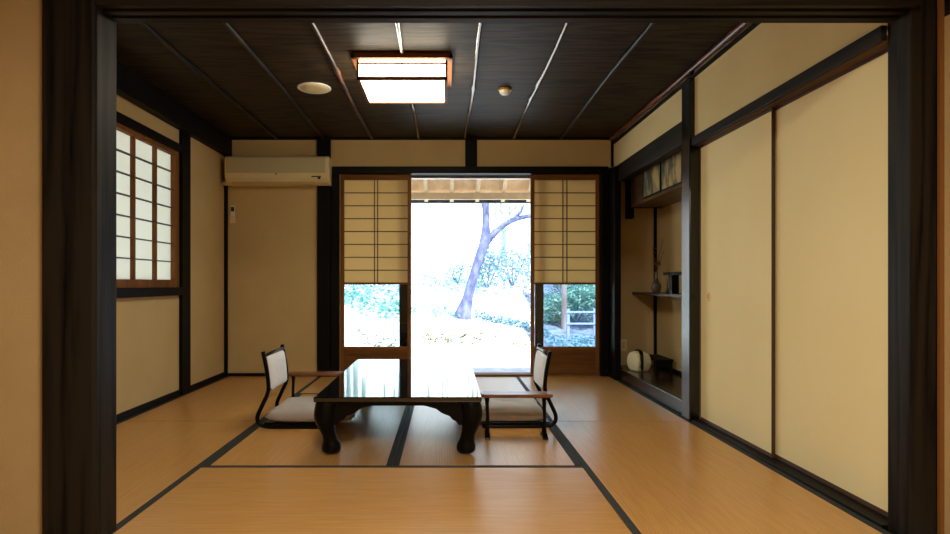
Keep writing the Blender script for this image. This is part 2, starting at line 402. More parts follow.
# ================================================================== LEFT PAPER WINDOW
w1 = struct(empty('window_1', (XL, 3.9, .885)), 'translucent paper lattice window in a brown wooden frame on the left wall')
def wloc(mb):  # shift world coordinates into the window empty
    for v in mb.bm.verts: v.co -= Vector((XL, 3.9, .885))
    return mb
f = MB()
f.box(XL-.06, XL+.012, 3.02, 4.81, .885, .945); f.box(XL-.06, XL+.012, 3.02, 4.81, 1.95, 1.985)
f.box(XL-.06, XL+.012, 3.02, 3.05, .945, 1.95); f.box(XL-.06, XL+.012, 4.75, 4.81, .945, 1.95)
for y in (3.22, 3.53, 3.84, 4.15, 4.46): f.box(XL-.03, XL-.002, y-.013, y+.013, .945, 1.95)
wloc(f).build('window_frame', M['brown_z'], w1, bevel=.002)
l = MB()
for k in range(6): l.box(XL-.028, XL-.006, 3.05, 4.75, 1.0905+.1445*k-.004, 1.0905+.1445*k+.004)
wloc(l).build('lattice', M['lattice'], w1)
wloc(B(XL-.032, XL-.030, 3.03, 4.78, .93, 1.96)).build('paper', M['paper_w'], w1)

# ================================================================== PAPER SCREEN DOORS AT THE BACK
def shoji(name, x0, x1, dv, label, y=YB+.02):
    r = struct(empty(name, ((x0+x1)/2, y, .018)), label); cx = (x0+x1)/2
    def L(mb):
        for v in mb.bm.verts: v.co -= Vector((cx, y, .018))
        return mb
    st = .036
    f = MB(); f.box(x0, x0+st, y, y+.03, .018, 2.0); f.box(x1-st, x1, y, y+.03, .018, 2.0)
    L(f).build('stile', M['brown_z'], r, bevel=.002)
    f = MB(); f.box(x0+st, x1-st, y, y+.03, 1.945, 2.0); f.box(x0+st, x1-st, y, y+.03, .905, .925); f.box(x0+st, x1-st, y, y+.03, .21, .287)
    f.box(x0+st, x1-st, y, y+.03, .018, .05)
    L(f).build('rail', M['brown_x'], r, bevel=.002)
    L(B(x0+st, x1-st, y+.010, y+.02, .05, .21)).build('bottom_panel', M['brown_x'], r)
    l = MB()
    for k in range(1, 8): l.box(x0+st, x1-st, y+.006, y+.016, 1.945-.1282*k-.004, 1.945-.1282*k+.004)
    for vx in dv: l.box(vx-.004, vx+.004, y+.004, y+.016, .925, 1.945)
    L(l).build('lattice', M['lattice'], r)
    L(B(x0+st, x1-st, y+.0175, y+.0185, .925, 1.945)).build('paper', M['paper_s'], r)
    L(B(x0+st, x1-st, y+.012, y+.016, .287, .905)).build('glass_pane', M['glass'], r)
shoji('door_1', -1.049, -.346, (-.712, -.680), 'left paper screen door with a clear glass lower pane, beside the dark post')
shoji('door_2', .842, 1.524, (1.163, 1.203), 'right paper screen door with a clear glass lower pane, beside the alcove')
# outer glass doors pushed to both sides
def outer(name, x0, x1, stile, label):
    y = YB+.085; r = struct(empty(name, ((x0+x1)/2, y, .018)), label); cx = (x0+x1)/2
    def L(mb):
        for v in mb.bm.verts: v.co -= Vector((cx, y, .018))
        return mb
    f = MB(); f.box(x0, x0+.085, y, y+.035, .018, 2.0); f.box(x1-.085, x1, y, y+.035, .018, 2.0)
    f.box(x0+.085, x1-.085, y, y+.035, 1.93, 2.0); f.box(x0+.085, x1-.085, y, y+.035, .018, .20)
    L(f).build('sash', M['black'], r, bevel=.002)
    L(B(x0+.085, x1-.085, y+.014, y+.020, .20, 1.93)).build('glass_pane', M['glass'], r)
outer('door_3', -1.14, -.385, 0, 'left outer glass door slid open behind the paper screen')
outer('door_4', .895, 1.62, 1, 'right outer glass door slid open behind the paper screen')
struct(B(-1.14, 1.62, YB+.123, YB+.16, 1.975, 2.0).build('trim_42', M['metal'], bevel=.002))
struct(B(-1.6, 1.9, YB+.12, YB+.16, 2.0, 2.4).build('trim_43', M['black_x']))

# ================================================================== CLOSET DOORS ON THE RIGHT
def fusuma(name, y0, y1, x, label, pull=None):
    r = struct(empty(name, (x, (y0+y1)/2, .012)), label); cy = (y0+y1)/2
    def L(mb):
        for v in mb.bm.verts: v.co -= Vector((x, cy, .012))
        return mb
    L(B(x+.003, x+.017, y0+.004, y1-.004, .03, 1.816)).build('paper_panel', M['fusuma'], r)
    f = MB(); f.box(x, x+.018, y0, y0+.006, .012, 1.83); f.box(x, x+.018, y1-.006, y1, .012, 1.83)
    f.box(x, x+.018, y0+.006, y1-.006, .012, .032); f.box(x, x+.018, y0+.006, y1-.006, 1.815, 1.83)
    L(f).build('edge_frame', M['lattice'], r, bevel=.001)
    if pull:
        m = MB(); m.lathe([(.010, -.001), (.022, -.003), (.026, -.002), (.026, .004), (.001, .004)][::-1], (x+.004, pull, .83), 20, 'X')
        L(m).build('finger_pull', M['brass'], r, smooth=True)
fusuma('door_5', 3.06, 3.925, 1.690, 'cream paper sliding closet door with round finger pull, beside the alcove post', 3.80)
fusuma('door_6', 2.215, 3.10, 1.709, 'cream paper sliding closet door nearest the right pillar')

# ================================================================== TATAMI
def mat(name, x0, x1, y0, y1, long, label):
    """long = axis of the long edges; borders run along them"""
    cx, cy = (x0+x1)/2, (y0+y1)/2
    r = empty(name, (cx, cy, -.05), 0, label, 'tatami mat', 'straw mats of the room')
    hx, hy = (x1-x0)/2-.001, (y1-y0)/2-.0025
    B(-hx, hx, -hy, hy, 0, .05).build('straw_mat', M['tatx' if long == 'Y' else 'taty'], r, bevel=.003)
    bw = .032
    for s in (-1, 1):
        if long == 'Y': b = B(*(sorted((s*hx, s*(hx-bw)))), -hy, hy, .0495, .0512)
        else: b = B(-hx, hx, *(sorted((s*hy, s*(hy-bw)))), .0495, .0512)
        b.build('cloth_border', M['border'], r)
a, b_, c_, d_ = XL+.016, -1.222, .684, 1.636
mat('tatami_mat', a, b_, 3.93, 5.824, 'Y', 'straw tatami mat in the far left corner, under the air conditioner')
mat('tatami_mat', a, b_, 2.02, 3.93, 'Y', 'straw tatami mat along the left wall below the paper window')
mat('tatami_mat', c_, d_, 3.93, 5.824, 'Y', 'straw tatami mat in front of the alcove at the right')
mat('tatami_mat', c_, d_, 2.02, 3.93, 'Y', 'straw tatami mat along the cream closet doors')
mat('tatami_mat', b_, c_, 2.02, 2.975, 'X', 'nearest crosswise straw tatami mat in front of the low table')
mat('tatami_mat', b_, -.269, 2.975, 4.885, 'Y', 'straw tatami mat under the left half of the low table')
mat('tatami_mat', -.269, c_, 2.975, 4.885, 'Y', 'straw tatami mat under the right half of the low table and right chair')
mat('tatami_mat', b_, c_, 4.885, 5.82, 'X', 'crosswise straw tatami mat just inside the open doorway')

# ================================================================== LOW TABLE
def spline(pts, n=6):
    out = []
    P = [Vector(p) for p in pts]
    for i in range(len(P)-1):
        p0, p1, p2, p3 = P[max(i-1, 0)], P[i], P[i+1], P[min(i+2, len(P)-1)]
        for k in range(n):
            t = k/n
            out.append(.5*((2*p1)+(-p0+p2)*t+(2*p0-5*p1+4*p2-p3)*t*t+(-p0+3*p1-3*p2+p3)*t**3))
    out.append(P[-1]); return out
tx, ty = -.255, 3.875; HW, HD = .443, .775
T = empty('low_table', (tx, ty, 0), 0, 'low black lacquered table with curved claw feet, mirroring the garden', 'table')
tt = MB(); tt.box(-HW, HW, -HD, HD, .292, .32); tt.build('tabletop', M['lacquer'], T, bevel=.006, seg=3)
tt = MB(); tt.box(-HW+.012, HW-.012, -HD+.012, HD-.012, .280, .292); tt.build('edge_moulding', M['lacquer_s'], T, bevel=.004)
def apron_outline(h):
    o = h-.03
    half = [(-o+.09, .165), (-o+.105, .185), (-o+.125, .195), (-o+.14, .212), (-o+.18, .228), (-o+.21, .25), (-o+.25, .262), (-o+.275, .268)]
    return [(-o, .28), (-o, .165)] + half + [(-x, z) for x, z in half[::-1]] + [(o, .165), (o, .28)]
for s in (-1, 1):
    y = s*(HD-.045); MB().prism(apron_outline(HW), 'Y', y-.011, y+.011).build('apron', M['lacquer_s'], T, bevel=.002)
    x = s*(HW-.045); MB().prism(apron_outline(HD), 'X', x-.011, x+.011).build('apron', M['lacquer_s'], T, bevel=.002)
for sx in (-1, 1):
    for sy in (-1, 1):
        P = [(.062, .286, .056), (.052, .25, .056), (.048, .21, .054), (.058, .16, .046), (.068, .115, .037), (.074, .08, .040), (.078, .05, .050), (.082, .024, .050), (.082, .008, .036)]
        q = spline([(p[0], p[1], p[2]) for p in P], 4)
        m = MB(); m.loft([(sx*(HW-p[0]), sy*(HD-p[0]), p[1]) for p in q], [p[2] for p in q], 16)
        m.build('leg', M['lacquer_s'], T, smooth=True)

# ================================================================== LEGLESS CHAIRS (local +x = facing)
CH = empty('legless_chair', (-1.185, 3.94, 0), 0, 'dark-framed legless floor chair at the left side of the low table, facing right', 'floor chair', 'legless chairs at the low table')
prof = [(.46, .012), (.25, .012), (.06, .014), (.004, .035), (-.004, .08), (.026, .15), (.062, .235), (.060, .32), (.046, .41), (.030, .487)]
for s in (-1, 1):
    q = spline([(x, s*.215, z) for x, z in prof], 5)
    MB().loft(q, [(.014, .013)]*len(q), 10).build('side_frame', M['lacquer_s'], CH, smooth=True)
MB().loft([(.040, -.205, .462), (.036, 0, .464), (.040, .205, .462)], [(.013, .009)]*3, 10).build('top_rail', M['lacquer_s'], CH, smooth=True)
MB().box(.03, .47, -.20, .20, .022, .034).build('seat_board', M['lacquer_s'], CH, bevel=.003)
MB().loft([(.062, -.205, .245), (.060, 0, .245), (.062, .205, .245)], [(.012, .009)]*3, 10).build('lower_rail', M['lacquer_s'], CH, smooth=True)
bk = MB()
sec = []
for iz in range(9):
    t = iz/8; z = .232+t*.222; xx = .064-.022*t + .004*math.sin(PI*t)
    for iy in range(9):
        u = -1+iy/4; edge = min(1, (1-abs(u))*4.0+.25)*min(1, (1-abs(2*t-1))*4.0+.25)
        sec.append((xx, u*.192, z, .018*edge**.5))
bm = bk.bm
Fv = [bm.verts.new((p[0]+p[3]+.004, p[1], p[2])) for p in sec]; Bv = [bm.verts.new((p[0]-p[3]*.6, p[1], p[2])) for p in sec]
for iz in range(8):
    for iy in range(8):
        i = iz*9+iy
        bm.faces.new([Fv[i], Fv[i+1], Fv[i+10], Fv[i+9]]); bm.faces.new([Bv[i], Bv[i+9], Bv[i+10], Bv[i+1]])
for i in range(8):
    for aa, bb in ((i, i+1), (72+i+1, 72+i), ((i+1)*9, i*9), (i*9+8, (i+1)*9+8)): bm.faces.new([Fv[bb], Fv[aa], Bv[aa], Bv[bb]])
bk.build('backrest', M['pad'], CH, smooth=True, sub=1)['label'] = 'pale upholstered backrest'
dup(CH, (.692, 3.96, 0), PI, 'dark-framed legless floor chair at the right side of the low table, facing left')

# floor cushions
def cushion_mesh(hx, hy, h):
    m = MB(); n = 20; top = {}; bot = {}
    for i in range(n+1):
        for j in range(n+1):
            u, v = -1+2*i/n, -1+2*j/n
            e = (1-abs(u)**5)*(1-abs(v)**5)
            pin = 1-.06*(1-abs(u)**2)*(abs(v)**3)
            pin2 = 1-.06*(1-abs(v)**2)*(abs(u)**3)
            x, y = u*hx*pin2, v*hy*pin
            t = h*.5*max(e, 0)**.42
            tuft = 1-.25*math.exp(-((u*u+v*v)/.03))
            wv = .003*math.sin(u*9+v*4)*e
            top[i, j] = m.bm.verts.new((x, y, h*.45+t*tuft+wv))
            bot[i, j] = top[i, j] if i in (0, n) or j in (0, n) else m.bm.verts.new((x, y, h*.45-min(t, h*.45)))
    for i in range(n):
        for j in range(n):
            m.bm.faces.new([top[i, j], top[i+1, j], top[i+1, j+1], top[i, j+1]])
            q = [bot[i, j], bot[i, j+1], bot[i+1, j+1], bot[i+1, j]]
            try: m.bm.faces.new(q)
            except ValueError: pass
    return m
cu = cushion_mesh(.29, .26, .105).build('floor_cushion', M['cushion'], smooth=True)
cu.location = (-.855, 3.94, .034); tag(cu, 'grey patterned floor cushion on the seat of the left chair', 'cushion', 'cushions on the legless chairs')
c2 = cu.copy(); C.objects.link(c2); c2.location = (.375, 3.96, .034); c2.rotation_euler = (0, 0, PI); c2['label'] = 'grey patterned floor cushion on the seat of the right chair'
for o, s in ((cu, .98), (c2, .93)): o.scale = (s, .93, 1)

# armrests
AR = empty('armrest', (.42, 3.52, 0), 0, 'low dark wooden armrest standing on the near side of the right chair', 'armrest', 'armrests beside the legless chairs')
outl = [(-.21, -.045), (-.19, -.058), (-.08, -.064), (.08, -.064), (.19, -.058), (.21, -.045), (.214, 0), (.21, .045), (.19, .058), (.08, .052), (-.08, .052), (-.19, .058), (-.21, .045), (-.214, 0)]
MB().prism(outl, 'Z', .245, .265).build('arm_board', M['armwood'], AR, bevel=.005, seg=3)
for x in (-.175, .165):
    MB().loft([(x, 0, .245), (x, 0, .20), (x+.003, 0, .12), (x, 0, .05), (x, 0, .03)], [(.016, .016), (.011, .011), (.010, .010), (.013, .013), (.015, .015)], 12).build('leg', M['lacquer_s'], AR, smooth=True)
    MB().prism([(-.065, 0), (-.06, .012), (-.02, .03), (.02, .03), (.06, .012), (.065, 0), (.04, 0), (.03, .006), (-.03, .006), (-.04, 0)], 'X', x-.015, x+.015).build('foot', M['lacquer_s'], AR, bevel=.002)
dup(AR, (-.955, 4.33, 0), PI, 'low brown wooden armrest standing on the far side of the left chair')

# ================================================================== CEILING FIXTURES
LX0, LX1, LY0, LY1 = -.559, .009, 3.686, 4.19; lcx, lcy = (LX0+LX1)/2, (LY0+LY1)/2
LA = empty('ceiling_lamp', (lcx, lcy, 2.197), 0, 'lit square ceiling lamp with white diffuser and brown wooden frame', 'lamp')
hx, hy = (LX1-LX0)/2, (LY1-LY0)/2
top = 2.345-2.197
B(-hx+.012, hx-.012, -hy+.012, hy-.012, .004, top-.03).build('diffuser', M['lampglow'], LA)
f = MB()
for s in (-1, 1):
    f.box(-hx, hx, *sorted((s*hy, s*(hy-.02))), -.006, .014); f.box(*sorted((s*hx, s*(hx-.02))), -hy, hy, -.006, .014)
    for t_ in (-1, 1): f.box(*sorted((s*hx, s*(hx-.014))), *sorted((t_*hy, t_*(hy-.014))), .012, top-.03)
    f.box(-hx, hx, *sorted((s*hy, s*(hy-.012))), top-.056, top-.044); f.box(*sorted((s*hx, s*(hx-.012))), -hy, hy, top-.056, top-.044)
    f.box(-.004, .004, *sorted((s*(hy-.012), s*(hy-.002))), .012, top-.05)
f.build('frame', M['lampwood'], LA, bevel=.001)
f = MB(); g = .03
for s in (-1, 1):
    f.box(-hx-g, hx+g, *sorted((s*(hy+g), s*(hy+g-.02))), top-.028, top-.005); f.box(*sorted((s*(hx+g), s*(hx+g-.02))), -hy-g, hy+g, top-.028, top-.005)
f.build('upper_frame', M['lampwood'], LA, bevel=.001)
B(-hx-g+.01, hx+g-.01, -hy-g+.01, hy+g-.01, top-.024, 2.354-2.197-.0005).build('ceiling_plate', M['lampwood'], LA)
# round cover
RC = empty('ceiling_speaker', (-.967, 4.33, 2.354), 0, 'round cream speaker cover on the ceiling left of the lamp', 'speaker')
MB().lathe([(.122, 0), (.122, -.006), (.112, -.012), (.108, -.010)], n=40).build('rim', M['white'], RC, smooth=True)
MB().lathe([(.108, -.004), (.106, -.010), (.05, -.012), (.002, -.0125)], n=40).build('grille', M['cream'], RC, smooth=True)
SD = empty('smoke_detector', (.436, 4.36, 2.354), 0, 'small round smoke detector on the ceiling right of the lamp', 'detector')
MB().lathe([(.052, 0), (.052, -.008), (.046, -.014), (.044, -.014)], n=28).build('base_plate', M['brass'], SD, smooth=True)
MB().lathe([(.042, -.010), (.040, -.028), (.030, -.040), (.014, -.044), (.002, -.044)], n=28).build('sensor_dome', M['white'], SD, smooth=True)

# ================================================================== AIR CONDITIONER
ax0, ax1 = -2.118, -1.125; ay = YB-.20
AC = empty('air_conditioner', ((ax0+ax1)/2, YB, 1.873), 0, 'cream wall-mounted air conditioner high on the back wall at the left', 'air conditioner')
hw = (ax1-ax0)/2
MB().prism([(0, .265), (-.17, .265), (-.19, .255), (-.20, .235), (-.20, .095), (-.195, .055), (-.165, .02), (-.12, 0), (0, 0)], 'X', -hw, hw).build('body', M['cream'], AC, bevel=.004)
MB().prism([(-.2015, .25), (-.207, .245), (-.207, .105), (-.2015, .10)], 'X', -hw+.02, hw-.03).build('front_panel', M['cream_d'], AC, bevel=.001)
MB().prism([(-.150, .006), (-.170, .018), (-.172, .022), (-.158, .012)], 'X', -hw+.06, hw-.13).build('louver', M['cream_d'], AC)
MB().box(hw-.16, hw-.07, -.2075, -.199, .060, .070).box(hw-.10, hw-.075, -.2075, -.199, .040, .058).build('display', M['darkplastic'], AC)
lg = MB().lathe([(.007, -.2085), (.007, -.207), (.001, -.207)], n=14)
for v in lg.bm.verts: v.co = Vector((v.co.x, v.co.z, v.co.y+.088))
lg.build('badge', M['iron'], AC)
MB().loft([(-hw-.005, -.05, .03), (-hw-.03, -.05, .03), (-hw-.068, -.05, .03)], [.028]*3, 14).build('pipe_cover', M['cream'], AC, smooth=True)
RM = empty('remote_control', (-2.105, YB, 1.51), 0, 'white remote control in a holder on the back wall below the air conditioner', 'remote control')
B(-.027, .027, -.03, 0, 0, .07).build('holder', M['cream'], RM, bevel=.004)
B(-.022, .022, -.022, -.006, .02, .175).build('handset', M['white'], RM, bevel=.004)
B(-.016, .016, -.0235, -.021, .115, .160).build('screen', M['darkplastic'], RM)

# ================================================================== ALCOVE CONTENTS
CB = empty('wall_cupboard', (1.775, 4.88, 1.65), 0, 'small overhead cupboard with ink-painted sliding doors in the alcove', 'cupboard')
B(.012, .32, -.86, .82, 0, .03).build('bottom_board', M['shelf'], CB, bevel=.002)
B(.012, .32, -.86, .82, .40, .42).build('top_board', M['dark_y'], CB)
B(.0, .32, .82, .845, -.005, .42).build('end_board', M['black'], CB, bevel=.002)
B(.012, .02, .45, .82, .03, .40).build('side_panel', M['shelf'], CB)
for k in range(3):
    y1_ = .45-k*.435; y0_ = y1_-.432
    dd = B(.004+.006*(k % 2), .011+.006*(k % 2), y0_+.01, y1_-.01, .04, .39).build('door', M['ink'], CB); dd['label'] = 'sliding cupboard door with a grey ink landscape'
    ff = MB(); xx = .002+.006*(k % 2)
    ff.box(xx, xx+.01, y0_, y0_+.01, .03, .40); ff.box(xx, xx+.01, y1_-.01, y1_, .03, .40); ff.box(xx, xx+.01, y0_, y1_, .03, .04); ff.box(xx, xx+.01, y0_, y1_, .39, .40)
    o = ff.build('door_frame', M['black'], dd)
B(-.005, .055, .86, .95, -.10, .40).build('hanging_post', M['black'], CB, bevel=.002)
sh = tag(B(1.86, 2.10, 4.62, 5.90, .805, .83).build('display_shelf', M['shelf'], bevel=.002), 'lower wooden alcove shelf carrying the vase', 'shelf', 'staggered alcove shelves')
s2 = tag(B(1.86, 2.10, 4.02, 5.06, .985, 1.01).build('display_shelf', M['black_y'], bevel=.002), 'upper dark alcove shelf running to the alcove post', 'shelf', 'staggered alcove shelves')
tag(B(1.875, 1.935, 4.90, 4.96, .83, .985).build('shelf_strut', M['black'], bevel=.002), 'short upright strut between the two alcove shelves', 'strut')
V = MB().lathe([(.022, 0), (.030, .004), (.042, .03), (.046, .055), (.038, .085), (.020, .11), (.014, .14), (.013, .175), (.018, .195), (.015, .195), (.010, .17)], n=28).build('flower_vase', M['lacquer_s'], smooth=True)
V.data.materials.clear(); V.data.materials.append(noisy('glazed_vase', srgb(60, 52, 44), srgb(120, 110, 96), ns=12, rough=.15, bump=0, spec=.7))
V.location = (1.96, 5.50, .83); tag(V, 'small dark long-necked vase on the lower alcove shelf', 'vase')
FL = empty('flower_arrangement', (1.96, 5.50, .86), 0, 'thin twigs with a small red flower in the alcove vase', 'flowers')
random.seed(5)
m = MB()
for dx, dy, h in ((.03, -.10, .46), (-.02, .05, .40), (.05, -.06, .36), (.0, .03, .3)):
    m.loft(spline([(0, 0, 0), (dx*.05, dy*.05, .15), (dx*.5, dy*.4, h*.7), (dx, dy, h)], 4), .0022, 6)
m.build('twig', M['lattice'], FL)
m = MB()
for k in range(9):
    a_ = k*2.4; c = Vector((.005, -.02, .24)); r = .026
    m.loft([c, c+Vector((math.cos(a_)*r, math.sin(a_)*r, .012*math.sin(k)))], [.003, .011], 6)
m.build('blossom', plain('dull_red_petal', srgb(120, 46, 44), .6), FL)
m = MB()
for (a_, z) in ((.6, .22), (2.4, .28), (4.0, .33), (5.2, .25), (1.4, .37)):
    p = Vector((0, 0, z)); d = Vector((math.cos(a_), math.sin(a_), .5))
    MB().loft([p, p+d*.02, p+d*.045], [(.001, .001), (.008, .002), (.001, .001)], 6).build('leaf', M['leaf_v'], FL)
BU = empty('wrapped_bundle', (1.805, 5.52, .10), .4, 'cream cloth bundle with a dark tie on the alcove floor', 'bundle')
cm = cushion_mesh(.078, .085, .19)
cm.build('cloth', M['bundle'], BU, smooth=True)
sg = lambda v: math.copysign(abs(v)**.62, v)
rp = [(sg(math.cos(t))*.04, sg(math.cos(t))*.083, .094+.100*sg(math.sin(t))) for t in [-PI/2+2*PI*k/32 for k in range(33)]]
cm = MB().loft(rp, [(.018, .004)]*33, 10)
cm.build('tie', M['darkplastic'], BU, smooth=True)
CT = empty('display_stand', (1.99, 5.58, .10), 0, 'low black stand on the alcove floor behind the cream bundle', 'stand')
B(-.08, .08, -.22, .17, .105, .125).build('top_board', M['black_y'], CT, bevel=.003)
for x in (-.065, .065):
    for y in (-.19, .14): B(x-.012, x+.012, y-.012, y+.012, 0, .105).build('leg', M['black'], CT, bevel=.002)
B(-.075, .075, -.20, -.19, .05, .105).build('apron', M['black_y'], CT)
OUT = empty('wall_outlet', (1.772, 5.90, .30), 0, 'pale wall outlet plate on the far alcove wall', 'outlet')
B(-.035, .035, -.008, 0, -.06, .06).build('cover_plate', M['cream'], OUT, bevel=.002)
B(-.012, .012, -.010, -.007, -.03, .03).build('socket', M['cream_d'], OUT)

# ================================================================== OUTSIDE
def hz(x, y):
    def lerp(v, tab):
        for (a0, b0), (a1, b1) in zip(tab, tab[1:]):
            if v <= a1: return b0+(b1-b0)*max(0, (v-a0))/(a1-a0)
        return tab[-1][1]
    b = lerp(y, [(6, -.35), (8.4, -.30), (10, -.08), (12, .27), (15, .95), (18, 1.9), (24, 4.0), (30, 6.4), (42, 10.5)])
    r = lerp(x - (y-12)*.12, [(-30, 1.12), (-2, 1.0), (1.0, .86), (2.2, .50), (5, .30), (30, .3)])
    n = .05*math.sin(x*1.3+y*.7)+.04*math.sin(x*2.9-y*1.9)
    return -.33+(b+.33)*r+n*min(1, max(0, (y-8.5)/3))
def heightfield(name, x0, x1, y0, y1, step, mat):
    m = MB(); nx, ny = int((x1-x0)/step), int((y1-y0)/step)
    g = [[m.bm.verts.new((x0+(x1-x0)*i/nx, y0+(y1-y0)*j/ny, hz(x0+(x1-x0)*i/nx, y0+(y1-y0)*j/ny))) for j in range(ny+1)] for i in range(nx+1)]
    for i in range(nx):
        for j in range(ny): m.bm.faces.new([g[i][j], g[i+1][j], g[i+1][j+1], g[i][j+1]])
    return m.build(name, mat, smooth=True)
# one ground sheet: pale clearing, forest litter at the lower right
G = struct(heightfield('ground', -24, 26, 6.0, 42, .5, M['ground']), 'bright pale sloping garden ground')
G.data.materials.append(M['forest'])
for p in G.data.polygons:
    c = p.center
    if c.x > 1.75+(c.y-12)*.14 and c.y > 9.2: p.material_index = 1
struct(B(-24, 26, -8, 6.0, -.6, -.34).build('ground_house', M['ground']), 'pale ground around the house')
struct(B(-1.6, 2.0, YB+.16, 6.62, -.34, -.03).build('doorstep', M['stone'], bevel=.01), 'pale stone doorstep outside the open doorway')
# eaves
EV = struct(empty('eaves', (0, 6.0, 2.0)), 'pale wooden eaves over the open doorway')
y0e, z0e, y1e, z1e = 6.02, 2.50, 7.02, 1.935
def slab(m, x0, x1, y0, z0, y1, z1, t): return m.prism([(y0-0, z0), (y1, z1), (y1, z1+t), (y0, z0+t)], 'X', x0, x1)
def EL(mb):
    for v in mb.bm.verts: v.co -= Vector((0, 6.0, 2.0))
    return mb
EL(slab(MB(), -3.2, 3.2, y0e, z0e, y1e, z1e, .06)).build('soffit_board', M['cedar'], EV)
for k in range(-9, 11):
    x = .079+k*.303-.01
    EL(slab(MB(), x-.022, x+.022, y0e, z0e-.05, y1e-.0, z1e-.05, .05)).build('rafter', M['cedar_l'], EV, bevel=.002)
EL(B(-3.2, 3.2, 6.85, 6.88, 1.84+.05, 1.93+.04)).build('fascia', M['cedar_l'], EV)
GU = MB()
gp = []
for k in range(9): a_ = PI+PI*k/8; gp.append((7.08+.045*math.cos(a_), 1.925+.05*math.sin(a_)))
gp += [(7.08+.04*math.cos(PI*2-PI*k/8), 1.925+.045*math.sin(PI*2-PI*k/8)) for k in range(9)]
GU.prism(gp, 'X', -3.2, 3.2)
tag(GU.build('rain_gutter', M['gutter'], smooth=False), 'dark rain gutter along the edge of the eaves', 'gutter')
# roof above the house, so that only windows and doorway let daylight in
struct(B(-3.6, 3.4, -2.6, 6.0, 2.62, 2.75).build('roof', M['dark_x']))

def leaves(m, c, rad, n, s, rnd, flat=.5):
    for _ in range(n):
        while True:
            d = Vector((rnd.uniform(-1, 1), rnd.uniform(-1, 1), rnd.uniform(-1, 1)))
            if d.length < 1: break
        p = Vector((c[0]+d.x*rad[0], c[1]+d.y*rad[1], c[2]+d.z*rad[2]))
        a = Vector((rnd.uniform(-1, 1), rnd.uniform(-1, 1), rnd.uniform(-flat, flat))).normalized()
        b = a.cross(Vector((rnd.uniform(-1, 1), rnd.uniform(-1, 1), 1))).normalized()
        L = s*rnd.uniform(.6, 1.3)
        v = [m.bm.verts.new(q) for q in (p-a*L, p+b*L*.4, p+a*L, p-b*L*.4)]
        m.bm.faces.new(v)
# the leaning tree in the clearing
TR = empty('garden_tree', (.36, 12.0, hz(.36, 12)), 0, 'leaning forked tree in the middle of the bright clearing', 'tree')
def W(px, py, D=12.0): return Vector(((px-446)*D/590, D, .92+(283-py)*D/590))
o0 = Vector(TR.location)
m = MB()
P = [W(461, 322), W(464, 312), W(468, 297), W(474, 275), W(480, 256), W(485, 241), W(486, 226), W(486, 205), W(490, 180, 12), W(496, 140, 12), W(498, 90, 12)]
R_ = [.23, .165, .105, .094, .098, .112, .078, .07, .062, .045, .03]
q = spline(P, 4); rq = [R_[min(i//4, 9)]+(R_[min(i//4+1, 10)]-R_[min(i//4, 10)])*(i % 4)/4 for i in range(len(q))]
m.loft([p-o0 for p in q], rq, 14)
m.build('trunk', M['bark'], TR, smooth=True)
m = MB()
P = [W(483, 246), W(490, 238), W(500, 228), W(513, 220), W(531, 215.5), W(552, 211), W(575, 198)]
q = spline(P, 4); m.loft([p-o0 for p in q], [.078-.06*i/len(q) for i in range(len(q))], 12)
for (a, bb) in ((W(513, 220), W(524, 205)), (W(531, 216), W(545, 195)), (W(486, 215), W(470, 180))):
    m.loft([a-o0, (a+bb)/2-o0+Vector((.05, 0, .02)), bb-o0], [.04, .03, .012], 8)
m.build('branch', M['bark'], TR, smooth=True)
rnd = random.Random(4); m = MB()
for c, rr_, n in ((W(505, 210), (.30, .4, .28), 90), (W(524, 207), (.35, .4, .2), 80), (W(500, 160), (1.4, 1.2, .8), 500), (W(480, 110), (1.6, 1.4, 1.0), 600), (W(540, 150), (1.4, 1.2, .8), 400), (W(508, 232), (.2, .3, .2), 20)):
    leaves(m, c-o0, rr_, n, .05, rnd)
m.build('foliage', M['leaf_g'], TR)

def shrub(name, x, y, rx, rz_, n, s, mt, label, group, seed, lift=0):
    z = hz(x, y); r = empty(name, (x, y, z), 0, label, 'shrub', group); rnd = random.Random(seed)
    m = MB()
    for k in range(5):
        a = k*1.26+seed; m.loft([(0, 0, -.05), (math.cos(a)*rx*.4, math.sin(a)*rx*.3, rz_*.8+lift), (math.cos(a)*rx*.7, math.sin(a)*rx*.5, rz_*1.5+lift)], [.018, .011, .004], 5)
    m.build('stem', M['bark'], r)
    m = MB()
    for k in range(7):
        a = rnd.uniform(0, 6.28); q_ = rnd.uniform(.2, .7)
        leaves(m, (math.cos(a)*rx*q_, math.sin(a)*rx*q_*.7, lift+rz_*((.25 if n > 1000 else .55)+rnd.uniform(-.1, .9))), (rx*.45, rx*.4, rz_*.4), n//7, s, rnd)
    m.build('foliage', mt, r)
g1 = 'loose shrubs behind the leaning tree'
for i, (x, y, rx, rz_, n, lab) in enumerate([  # x, y, half width, half height, leaves
    (1.05, 15.2, .55, .55, 420, 'loose teal shrub just right of the leaning trunk'),
    (1.75, 15.6, .6, .6, 460, 'loose teal shrub by the right edge of the open doorway'),
    (1.40, 16.8, .6, .6, 380, 'loose teal shrub uphill between the two right-hand shrubs'),
    (.28, 15.4, .45, .42, 190, 'small sparse shrub just left of the leaning trunk')]):
    shrub('shrub', x, y, rx, rz_, n, .05, M['leaf_b' if i != 3 else 'leaf'], lab, g1, i+20)
